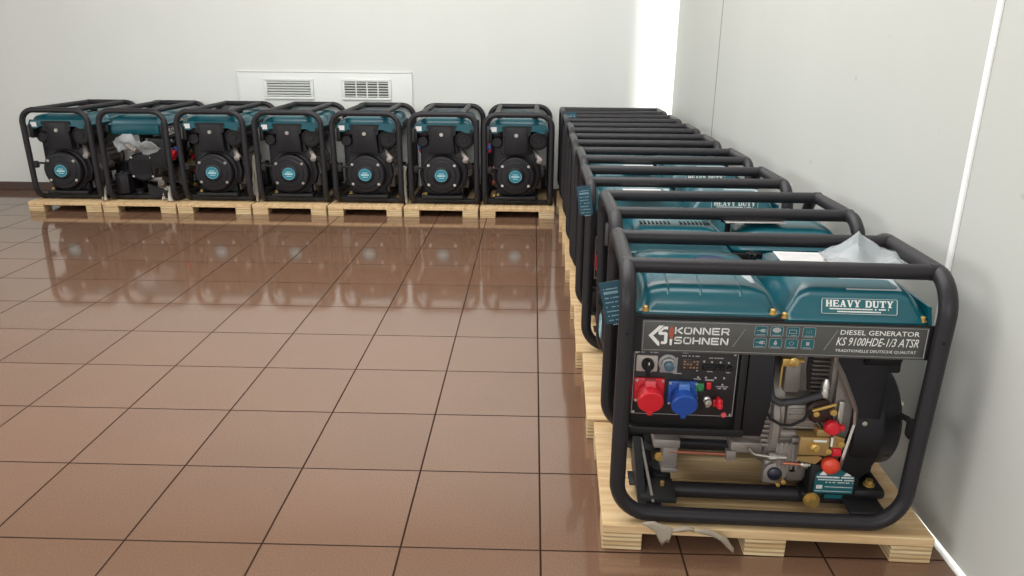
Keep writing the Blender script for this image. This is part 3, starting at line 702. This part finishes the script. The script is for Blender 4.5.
    bm = NB(); t = lathe(bm, (.150, -.148, .232), '-y', [(.017, 0), (.019, .006), (.017, .016), (.012, .02), (0, .021)], 10); box(bm, .152, .178, -.162, -.148, .225, .240, .004); P('red_lever', bm, M['red'], eng)
    bm = NB(); box(bm, .160, .182, -.155, -.14, .155, .176, .004); P('red_cap', bm, M['red'], eng)
    bm = NB(); lathe(bm, (.160, -.145, .133), '-y', [(.018, 0), (.021, .008), (.020, .018), (.013, .024), (0, .026)], 18); P('oil_cap', bm, M['orangecap'], eng)
    bm = NB(); lathe(bm, (.046, -.112, .086), '-y', [(.027, 0), (.027, .012), (.022, .014)], 22); box(bm, .022, .072, -.114, -.09, .050, .115, .008); P('filter_housing', bm, M['alu'], eng)
    bm = NB(); lathe(bm, (.044, -.124, .088), '-y', [(.017, 0), (.017, .008), (.012, .012), (0, .013)], 20); P('oil_filter', bm, mat('navy_filter', '1a1c2c', .35), eng)
    for q_, rq in (((.064, -.128, .072), .006), ((.052, -.128, .064), .005)):
        bm = NB(); lathe(bm, q_, '-y', [(rq, 0), (rq, .012), (0, .013)], 10); P('block_bolt', bm, M['brass'], eng)
    bm = NB(); bolt(bm, (.131, -.148, .034), '-y', .013, .018); P('drain_bolt', bm, M['brass'], eng)
    bm = NB(); box(bm, .07, .115, -.125, -.10, .066, .115, .008); P('sump_front', bm, M['alu_dark'], eng)
    # lower black base with teal warning label
    bm = NB(); box(bm, .115, .232, -.142, .10, .032, .125, .006); box(bm, .22, .296, -.15, .12, .038, .066, .012); box(bm, .195, .278, -.205, -.10, .033, .042, .003); P('engine_foot', bm, M['black'])
    bm = NB(); box(bm, .10, .150, -.145, -.10, .03, .05, .004); P('drain_boss', bm, M['black'])
    bm = NB(); bolt(bm, (.262, -.125, .066), 'z', .009, .014); P('foot_bolt', bm, M['brass'])
    bm = NB()
    ar = [(.135, .050), (.226, .050), (.226, .098)]+[(.1805+.0455*math.cos(a*PI/10), .098+.016*math.sin(a*PI/10)) for a in range(1, 10)]+[(.135, .098)]
    poly(bm, ar, -.1425, .001); poly(bm, [(.162, .036), (.205, .036), (.205, .046), (.162, .046)], -.1425, .001); wl = P('warning_label', bm, M['teal_dark'])
    bm = NB()
    for cx in (.152, .208): poly(bm, [(cx-.009, .099), (cx+.009, .099), (cx, .112)], -.1437)
    dashes(bm, .138, .223, .092, .004, -.1437, 41, .97); dashes(bm, .142, .225, .0855, .0025, -.1437, 42); dashes(bm, .16, .223, .079, .0022, -.1437, 43); dashes(bm, .16, .223, .067, .0016, -.1437, 44, 1); dashes(bm, .14, .156, .062, .010, -.1437, 45)
    dashes(bm, .137, .223, .0555, .0012, -.1437, 46, 1)
    P('label_print', bm, M['white'], wl)
    # --- cooling shroud and recoil starter (x-end)
    cy, cz, rad = -.015, .205, .146
    def outline(r, yl0, yl1, ztop, yb0, yb1):
        o = []
        a0 = math.acos(max(-1, min(1, (yl1+.012-cy)/r)))
        # arc from right shoulder clockwise round to left shoulder
        aR = math.asin((.335-cz)/r) if (.335-cz) < r else PI/2.2
        n = 34
        for k in range(n+1):
            a = aR-(2*aR+(PI-2*aR)+2*0)*0
            t = aR-k/n*(PI+2*aR); o.append((cy+r*math.cos(t), cz+r*math.sin(t)))
        o += [(yb0, .345), (yl0, ztop-.012), (yl0+.014, ztop), (yl1-.014, ztop), (yl1, ztop-.012), (yb1, .345)]
        return o
    bm = NB(); prism(bm, outline(rad, -.094, .070, .532, -.112, .092), 'x', .205, .268, bev=.008); sh = P('cooling_shroud', bm, M['plastic'])
    bm = NB(); prism(bm, [(.05, .10), (.13, .13), (.15, .20), (.135, .30), (.095, .36), (.04, .34)], 'x', .21, .262, bev=.006); P('shroud_lobe', bm, M['plastic'], sh)
    bm = NB(); prism(bm, [(-.092, .345), (-.080, .500), (-.066, .520), (.046, .520), (.060, .500), (.072, .345)], 'x', .262, .318, bev=.008)
    for yy in (-.075, .045): box(bm, .316, .3195, yy, yy+.004, .37, .50, 0)
    P('duct_cap', bm, M['plastic'], sh)
    bm = NB(); cyl(bm, (.317, -.012, .470), 'x', .012, 0, .004, 16); cyl(bm, (.321, -.012, .470), 'x', .008, 0, .008, 6); P('shroud_bolt', bm, M['steel'], sh)
    edge = [(.140, .428), (.146, .395), (.166, .362), (.206, .278), (.209, .241), (.201, .188), (.190, .120)]
    bm = NB(); prism(bm, edge+[(.235, .095), (.262, .12), (.262, .428)], '-y', .02, .152, bev=.004); P('shroud_side', bm, M['plastic'], sh)
    bm = NB(); sweep(bm, fillet([(x, -.150, z) for x, z in edge], .02), 0, flat=(.006, .016)); P('shroud_edge', bm, M['steel'], sh)
    bm = NB(); lathe(bm, (.226, -.152, .245), '-y', [(.006, 0), (.006, .006), (0, .008)], 10); P('edge_bolt', bm, M['steel'], sh)
    rc = NB()
    lathe(rc, (.266, cy, cz), 'x', [(.136, 0), (.136, .010), (.126, .014), (.121, .052), (.115, .058), (.094, .060), (.090, .064), (.060, .066), (.057, .071), (.045, .076), (0, .076)], 44)
    for k in range(10):
        a = 2*PI*k/10+.2; mx = Matrix.Translation((0, cy, cz)) @ Matrix.Rotation(a, 4, 'X'); box(rc, .285, .310, -.004, .004, .112, .1235, 0, mx=mx)
    rs = P('recoil_starter', rc, M['plastic'])
    for a in (38, 142, 218, 322):
        bm = NB(); bolt(bm, (.3245, cy+.105*math.cos(math.radians(a)), cz+.105*math.sin(math.radians(a))), 'x', .006, .007); P('starter_bolt', bm, M['steel'], rs)
    bm = NB(); cyl(bm, (.3415, cy, cz), 'x', .042, 0, .0012, 36); P('round_badge', bm, M['teal_badge'], rs)
    bm = NB()
    t = NB(); dashes(t, -.026, .026, -.006, .010, 0, 51, .95); dashes(t, -.017, .017, .010, .005, 0, 52); dashes(t, -.018, .018, -.018, .005, 0, 53)
    for k in range(30):
        a0, a1 = 2*PI*k/30, 2*PI*(k+1)/30; sweep(t, [(.037*math.cos(a0), -.0003, .037*math.sin(a0)), (.037*math.cos(a1), -.0003, .037*math.sin(a1))], 0, flat=(.0022, .0006))
    for v in t.verts: v.co = Vector((.3430-v.co.y-.0002, cy+v.co.x, cz+v.co.z))
    m2 = bpy.data.meshes.new('t'); t.to_mesh(m2); t.free(); bm.from_mesh(m2); bpy.data.meshes.remove(m2)
    P('badge_print', bm, mat('pale_teal_print', 'b9d6d8', .5), rs)
    bm = NB(); sweep(bm, fillet([(.315, -.11, .25), (.325, -.145, .255), (.325, -.165, .25)], .01), .007, 10); box(bm, .312, .342, -.190, -.160, .222, .268, .008); P('starter_grip', bm, M['rubber'], rs)
    # --- muffler and air filter
    bm = NB(); lathe(bm, (.06, .128, .435), 'x', [(.05, 0), (.062, .008), (.062, .21), (.056, .222), (.046, .224), (.043, .219), (.02, .219), (.018, .223), (0, .223)], 32); P('muffler', bm, M['black'])
    bm = NB(); lathe(bm, (.19, -.135, .420), 'x', [(.03, 0), (.036, .006), (.036, .075), (.03, .08), (0, .08)], 24); box(bm, .19, .262, -.168, -.10, .45, .50, .01); P('air_filter', bm, M['plastic'])
    bm = NB(); sweep(bm, fillet([(.16, .05, .42), (.21, .10, .36), (.26, .13, .32), (.27, .15, .30)], .03), .016, 12); lathe(bm, (.262, .135, .30), 'x', [(.018, 0), (.018, .02), (.010, .022), (0, .03)], 14); P('exhaust_pipe', bm, M['alu'])
    bm = NB(); box(bm, .05, .19, .10, .15, .10, .26, .01); lathe(bm, (.0, .14, .20), 'x', [(.03, 0), (.03, .16), (.02, .165), (.02, .2)], 20); P('starter_motor', bm, M['alu_dark'])
    return g

# broad squared capitals of the brand name
WIDE = {'K': [[(0, 0), (0, 1)], [(0, .45), (.28, .5), (1, 1)], [(.28, .5), (1, 0)]],
        'O': [[(.14, 0), (0, .2), (0, .8), (.14, 1), (.86, 1), (1, .8), (1, .2), (.86, 0), (.14, 0)]],
        'N': [[(0, 0), (0, 1), (.12, 1), (.88, 0), (1, 0), (1, 1)]],
        'E': [[(1, 0), (0, 0), (0, 1), (1, 1)], [(0, .5), (.9, .5)]],
        'R': [[(0, 0), (0, 1), (.86, 1), (1, .86), (1, .56), (.86, .42), (0, .42)], [(.62, .42), (1, 0)]],
        'S': [[(1, 1), (.12, 1), (0, .86), (0, .62), (.12, .5), (.88, .5), (1, .38), (1, .14), (.88, 0), (0, 0)]],
        'H': [[(0, 0), (0, 1)], [(1, 0), (1, 1)], [(0, .5), (1, .5)]]}
def wide(bm, word, x0, x1, z0, z1, y, w):
    n = len(word); pitch = (x1-x0)/n; gw = pitch*.86-w; gh = z1-z0-w
    for k, ch in enumerate(word):
        ox = x0+k*pitch+w/2; oz = z0+w/2
        for pl in WIDE[ch]:
            P2 = [Vector((ox+a*gw, oz+b*gh)) for a, b in pl]
            for a, b in zip(P2, P2[1:]):
                d = (b-a).normalized(); nn = Vector((-d.y, d.x))*w/2; e = d*w*.32
                q = [a-e-nn, b+e-nn, b+e+nn, a-e+nn]; poly(bm, [(v.x, v.y) for v in q], y)

# slab-serif capitals for the slogan
def heavy(bm, x0, x1, z0, z1, y):
    def quad(a, b, c, d): poly(bm, [a, b, c, d], y)
    H = z1-z0; words = ['HEAVY', 'DUTY']; n = 9+.6; cw = (x1-x0)/n; k = 0; th = cw*.26; hz = H*.15; sf = H*.12
    def R(a, b, c, d): quad((a, c), (b, c), (b, d), (a, d))
    for wi, w in enumerate(words):
        for ch in w:
            l = x0+k*cw+cw*.05; r = l+cw*.88; c = (l+r)/2; k += 1
            def stem(a): R(a, a+th, z0, z1); R(a-cw*.05, a+th+cw*.05, z0, z0+sf); R(a-cw*.05, a+th+cw*.05, z1-sf, z1)
            if ch == 'H': stem(l+cw*.04); stem(r-th-cw*.04); R(l+th, r-th, z0+H*.43, z0+H*.57)
            elif ch == 'E':
                stem(l+cw*.04); R(l+th, r-.06*cw, z1-hz, z1); R(l+th, r, z0, z0+hz); R(l+th, r-.2*cw, z0+H*.43, z0+H*.57)
                R(r-.16*cw, r-.06*cw, z1-H*.3, z1); R(r-.10*cw, r, z0, z0+H*.32)
            elif ch == 'A':
                quad((l+.05*cw, z0), (l+.18*cw, z0), (c+.02*cw, z1), (c-.1*cw, z1)); quad((r-th-.06*cw, z0), (r-.04*cw, z0), (c+.1*cw, z1), (c-.14*cw, z1))
                R(l+.2*cw, r-.2*cw, z0+H*.26, z0+H*.38); R(l-.02*cw, l+.3*cw, z0, z0+sf); R(r-.36*cw, r+.02*cw, z0, z0+sf)
            elif ch == 'V':
                quad((c-.1*cw, z0), (c+.14*cw, z0), (l+th+.04*cw, z1), (l+.04*cw, z1)); quad((c-.04*cw, z0), (c+.08*cw, z0), (r-.05*cw, z1), (r-.18*cw, z1))
                R(l-.02*cw, l+.38*cw, z1-sf, z1); R(r-.3*cw, r+.02*cw, z1-sf, z1)
            elif ch == 'Y':
                R(c-th/2, c+th/2, z0, z0+H*.5); R(c-.25*cw, c+.25*cw, z0, z0+sf)
                quad((c-th/2, z0+H*.42), (c+th/2, z0+H*.42), (l+th+.05*cw, z1), (l+.03*cw, z1)); quad((c-.0*cw, z0+H*.42), (c+th/2, z0+H*.42), (r-.05*cw, z1), (r-.2*cw, z1))
                R(l-.02*cw, l+.38*cw, z1-sf, z1); R(r-.3*cw, r+.02*cw, z1-sf, z1)
            elif ch == 'D':
                stem(l+cw*.04); R(l+th, r-.2*cw, z1-hz, z1); R(l+th, r-.2*cw, z0, z0+hz); R(r-th, r, z0+H*.22, z1-H*.22)
                quad((r-.34*cw, z1-hz), (r-th, z1-H*.3), (r, z1-H*.22), (r-.2*cw, z1)); quad((r-.34*cw, z0+hz), (r-.2*cw, z0), (r, z0+H*.22), (r-th, z0+H*.3))
            elif ch == 'U':
                R(l+.06*cw, l+.06*cw+th, z0+H*.16, z1); R(r-.2*cw, r-.07*cw, z0+H*.16, z1); R(l+.16*cw, r-.16*cw, z0, z0+hz)
                quad((l+.06*cw, z0+H*.2), (l+.16*cw, z0), (l+.4*cw, z0+hz), (l+.06*cw+th, z0+H*.25)); quad((r-.3*cw, z0+hz), (r-.16*cw, z0), (r-.07*cw, z0+H*.2), (r-.2*cw, z0+H*.25))
                R(l-.02*cw, l+.4*cw, z1-sf, z1); R(r-.3*cw, r+.02*cw, z1-sf, z1)
            elif ch == 'T':
                R(c-th/2, c+th/2, z0, z1); R(c-.25*cw, c+.25*cw, z0, z0+sf); R(l, r, z1-hz, z1); R(l, l+.1*cw, z1-H*.32, z1); R(r-.1*cw, r, z1-H*.32, z1)
        k += .6

# ------------------------------------------------------------------ pallets
PH = .068
def make_pallet():
    p = empty('wooden_pallet')
    for x0, x1 in ((-.376, -.284), (-.047, .047), (.284, .376)):
        for y0, y1 in ((-.2475, -.145), (.145, .2475)):
            bm = NB(); box(bm, x0, x1, y0, y1, 0, .046, .002, 1); build('block', bm, M['block'], p)
    ys = [-.2485, -.147, -.045, .057, .159]
    for i, y in enumerate(ys):
        bm = NB(); box(bm, -.377, .377, y, y+(.1008 if i < 4 else .0895), .046, PH, .002, 1); build('deck_board', bm, M['board'], p)
    return p

gen0 = make_generator(); pal0 = make_pallet()
GG, PG, GB, PB = 'generators in the row along the right wall', 'pallets under the right-hand row', 'generators in the row along the back wall', 'pallets under the back row'
ordn = ['nearest', 'second', 'third', 'fourth', 'fifth', 'sixth', 'seventh', 'last']
PERIOD = .508
right_gens = []
for i in range(8):
    y = .24+i*PERIOD-(.008 if i == 7 else 0); jx = (0, .004, -.006, .003, -.004, .005, .0, -.004)[i]
    flip = i in (1,)
    g = gen0 if i == 0 else copy_tree(gen0)
    g.location = (.519+jx+(.007 if i == 0 else 0), y-(.007 if i == 0 else 0), PH); g.rotation_euler = (0, 0, PI if flip else (-.034 if i == 0 else 0))
    lab = ['large diesel generator with red and blue sockets facing us, nearest in the right row',
           'generator turned back to front just behind the nearest one, vent slots at its near edge',
           'third generator from the front of the row along the right wall',
           'fourth generator from the front of the row along the right wall',
           'fifth generator from the front of the row along the right wall',
           'sixth generator from the front of the row along the right wall',
           'seventh generator from the front of the row along the right wall',
           'farthest generator of the right row, in the corner against the back wall'][i]
    tag(g, lab, 'generator', GG)
    p = pal0 if i == 0 else copy_tree(pal0)
    p.location = (.525+jx*.5+(.004 if i == 0 else 0), y+(.006 if i == 0 else .013), 0)
    if i == 0: p.rotation_euler = (0, 0, -.034)
    lab = ['pale wooden pallet under the nearest generator, layered block ends in full view',
           'wooden pallet under the second generator of the right row', 'wooden pallet under the third generator of the right row',
           'wooden pallet under the fourth generator of the right row', 'wooden pallet under the fifth generator of the right row',
           'wooden pallet under the sixth generator of the right row', 'wooden pallet under the seventh generator of the right row',
           'wooden pallet under the farthest generator of the right row'][i]
    tag(p, lab, 'pallet', PG)
BP = .5095
BX = lambda i: .120-.2475-(6-i)*BP
blab = ['leftmost generator of the back row, bare wall visible through its left side',
        'second generator from the left in the back row, reversed, clear bag under its tank',
        'third generator from the left in the back row, beside the reversed one',
        'middle generator of the back row, fourth from the left, below the left vent',
        'fifth generator from the left in the back row, below the right vent',
        'sixth generator from the left in the back row',
        'rightmost generator of the back row, next to the right-hand row']
plab = ['wooden pallet under the leftmost generator of the back row', 'wooden pallet under the reversed generator of the back row',
        'wooden pallet under the third generator from the left in the back row', 'wooden pallet under the middle generator of the back row',
        'wooden pallet under the fifth generator from the left in the back row', 'wooden pallet under the sixth generator from the left in the back row',
        'wooden pallet under the rightmost generator of the back row']
YBG = 3.435
for i in range(7):
    g = copy_tree(gen0); rz = PI/2 if i == 1 else -PI/2
    g.scale = (1, 1.045, 1)
    g.location = (BX(i)+(.012, .012, .018, .022, .022, .020, .001)[i], YBG+.015+(.363 if i == 1 else .340), PH); g.rotation_euler = (0, 0, rz); tag(g, blab[i], 'generator', GB)
    p = copy_tree(pal0); p.location = (BX(i), YBG+.3775-.01, 0); p.rotation_euler = (0, 0, -PI/2); tag(p, plab[i], 'pallet', PB)

# ------------------------------------------------------------------ loose things
def crumple(name, outline_fn, nu, nv, amp, seed, m, parent=None):
    """crumpled film: outline_fn(u,v) gives the base point, noise folds it"""
    from mathutils import noise
    bm = NB(); V = []
    for j in range(nv+1):
        row = []
        for i in range(nu+1):
            p = Vector(outline_fn(i/nu, j/nv)); q = p*14+Vector((seed*7.1, seed*3.3, seed))
            n = Vector((noise.noise(q), noise.noise(q+Vector((31, 0, 0))), abs(noise.noise(q*1.6+Vector((0, 17, 0))))))
            row.append(bm.verts.new(p+Vector((n.x*amp, n.y*amp, n.z*amp*1.3))))
        V.append(row)
    for j in range(nv):
        for i in range(nu): bm.faces.new((V[j][i], V[j][i+1], V[j+1][i+1], V[j+1][i]))
    o = build(name, bm, m, parent, 25)
    sm = o.modifiers.new('thickness', 'SOLIDIFY'); sm.thickness = .0012
    return o
G1 = Vector((.512, .24, PH))
b = empty('document_bag', G1+Vector((.17, .02, .583))); tag(b, 'crumpled clear plastic bag with papers on top of the nearest generator', 'bag')
def bagfn(u, v):
    x = -.035+.175*u+.02*v; y = -.085+.125*v
    t = max(0, 1-abs(u-.42)/(.34 if u < .42 else .62)); r = max(0, 1-abs(v-.72)/(.55 if v < .72 else .4))
    return (x, y, .052*t*min(1, r*1.3)+.004)
crumple('bag_film', bagfn, 26, 20, .013, 4, M['film'], b)
bm = NB(); box(bm, -.128, .06, -.05, .035, .001, .0025, mx=Matrix.Rotation(math.radians(-4), 4, 'Z')); build('paper_sheet', bm, M['paper'], b)
bm = NB()
for k in range(7): box(bm, -.12, -.12+.10+.03*(k % 3), -.045+k*.010, -.0425+k*.010, .0025, .0028, mx=Matrix.Rotation(math.radians(-4), 4, 'Z'))
build('paper_print', bm, M['dimwhite'], b)

def sheet(x, y, z, w, d, rz, tilt, label):
    bm = NB(); box(bm, -w/2, w/2, -d/2, d/2, 0, .0012)
    o = build('paper_sheet', bm, M['paper']); o.location = (x, y, z); o.rotation_euler = (tilt, 0, rz)
    tag(o, label, 'paper', 'paper sheets on the right-hand row')
sheet(.60, .66, .652, .17, .10, .04, .02, 'white paper sheet lying on the turned-round generator behind the nearest one')
sheet(.345, 1.075, .648, .13, .05, 0, .10, 'small white paper lying on the tank of the third generator, right row')
sheet(.86-.03, 1.245, .652, .13, .06, -.03, .02, 'white paper lying on the cover of the third generator, right row')
sheet(.40, 1.585, .650, .12, .05, .02, .08, 'white paper lying on the tank of the fourth generator, right row')
# torn film trapped under the nearest frame
def torn(pts, seed):
    bm = NB(); n = len(pts); rows = []
    from mathutils import noise
    for (x, zt, zb) in pts:
        row = []
        for k in range(5):
            f = k/4; z = zt+(zb-zt)*f
            p = Vector((x, -.020-.004*math.sin(f*3), z+.017)); q = p*45+Vector((seed, 0, 0))
            row.append(bm.verts.new(p+Vector((noise.noise(q)*.004, noise.noise(q+Vector((9, 3, 1)))*.005, noise.noise(q+Vector((0, 5, 7)))*.003))))
        rows.append(row)
    for a, c in zip(rows, rows[1:]):
        for k in range(4): bm.faces.new((a[k], a[k+1], c[k+1], c[k]))
    return bm
tw = empty('torn_wrap', (0, 0, 0)); tag(tw, 'torn greyish plastic wrap hanging off the front edge of the nearest pallet', 'plastic wrap')
for pts, sd in (([(.228, .080, .076), (.236, .084, .072), (.248, .085, .066), (.258, .084, .058), (.266, .082, .046), (.274, .079, .030), (.280, .076, .018), (.286, .074, .032), (.293, .070, .028), (.300, .066, .052)], 3),
                ([(.300, .068, .056), (.318, .071, .058), (.335, .076, .060), (.350, .069, .056)], 5),
                ([(.350, .066, .058), (.372, .067, .052), (.392, .062, .046), (.410, .055, .036), (.424, .044, .024), (.434, .030, .012), (.441, .018, .004)], 8)):
    o = build('wrap_shred', torn(pts, sd), M['wrap'], tw, 25); md = o.modifiers.new('thickness', 'SOLIDIFY'); md.thickness = .001
# hang tags
def hang_tag(loc, rz, tilt, label, w=.046, h=.098):
    t = empty('hang_tag', loc, rz); tag(t, label, 'tag', 'hang tags on the right-hand row')
    mx = Matrix.Rotation(tilt, 4, 'Y')
    bm = NB(); box(bm, -w/2, w/2, -.0008, .0008, -h, 0, 0, mx=mx); build('card', bm, M['card'], t)
    bm = NB()
    for k in range(9): dashes(bm, -w/2+.007, w/2-.007, -.018-k*.0105, .0026 if k != 1 else .006, -.0008, 60+k, .8)
    for v in bm.verts: v.co = mx @ v.co
    build('card_print', bm, mat('tag_print', '7fa0aa', .5), t)
    bm = NB(); sweep(bm, [mx @ Vector((.0, 0, -.004)), (.012, .004, .002), (.026, .006, .004)], .0012, 6); build('string', bm, M['rubber'], t)
hang_tag((.139, .10, .634), math.radians(-8), math.radians(-13), 'teal printed hang tag beside the left upright of the nearest generator')
hang_tag((.137, 1.0, .678), math.radians(-8), math.radians(-8), 'teal hang tag at the left end of the row, between the second and third frames')
hang_tag((.205, 3.385, .700), math.radians(-8), math.radians(-6), 'small teal tag tied at the top corner near the far end of the right row', .07, .06)
# bag and parts inside the reversed generator
def bag2(u, v): return (BX(1)-.12+.26*u+.03*v, YBG+.005+.03*v, .40+.12*(1-v)*(1-abs(u-.45))+.02*math.sin(u*7))
bb = empty('parts_bag', (0, 0, 0)); tag(bb, 'clear plastic bag of parts hung below the tank of the reversed generator', 'bag')
crumple('bag_film', bag2, 22, 12, .03, 9, M['film'], bb)
bm = NB(); mx = Matrix.Translation((BX(1)-.01, YBG+.03, .435)) @ Matrix.Rotation(math.radians(65), 4, 'Z') @ Matrix.Rotation(math.radians(25), 4, 'X')
t = NB(); lathe(t, (0, 0, 0), 'y', [(.012, -.05), (.024, -.045), (.024, .03), (.016, .035), (.016, .05), (0, .05)], 16)
for v in t.verts: v.co = mx @ v.co
m2 = bpy.data.meshes.new('t'); t.to_mesh(m2); t.free(); bm.from_mesh(m2); build('metal_part', bm, M['steel'], bb)
# crushed film scraps on the back pallets between frames
def scrap(x, y, z, w, h, seed, label):
    def fn(u, v): return (x+(u-.5)*w*(1-.5*v), y+.03*math.sin(u*6)+.05*v, z+h*v)
    tag(crumple('plastic_scrap', fn, 10, 10, .010, seed, M['scrap']), label, 'plastic wrap', 'wrap scraps between the back row frames')
scrap(BX(0)+.252, YBG+.05, PH+.003, .05, .09, 11, 'pale wad of wrap between the leftmost and the reversed generator')
scrap(BX(2)+.252, YBG+.10, PH+.003, .05, .30, 12, 'tall pale wrap right of the third generator from the left, back row')
scrap(BX(4)+.252, YBG+.10, PH+.003, .05, .24, 13, 'pale wrap right of the generator below the right vent')
scrap(BX(1)+.17, YBG+.06, PH+.003, .09, .09, 14, 'small pale wad of wrap inside the reversed generator, lower right')
bm = NB(); sweep(bm, [(-1.02, -.205, .002), (-1.005, -.215, .003), (-.99, -.232, .002)], .0016, 6)
tag(build('floor_scrap', bm, M['paper']), 'tiny white sliver lying alone on the brown floor tiles', 'scrap')
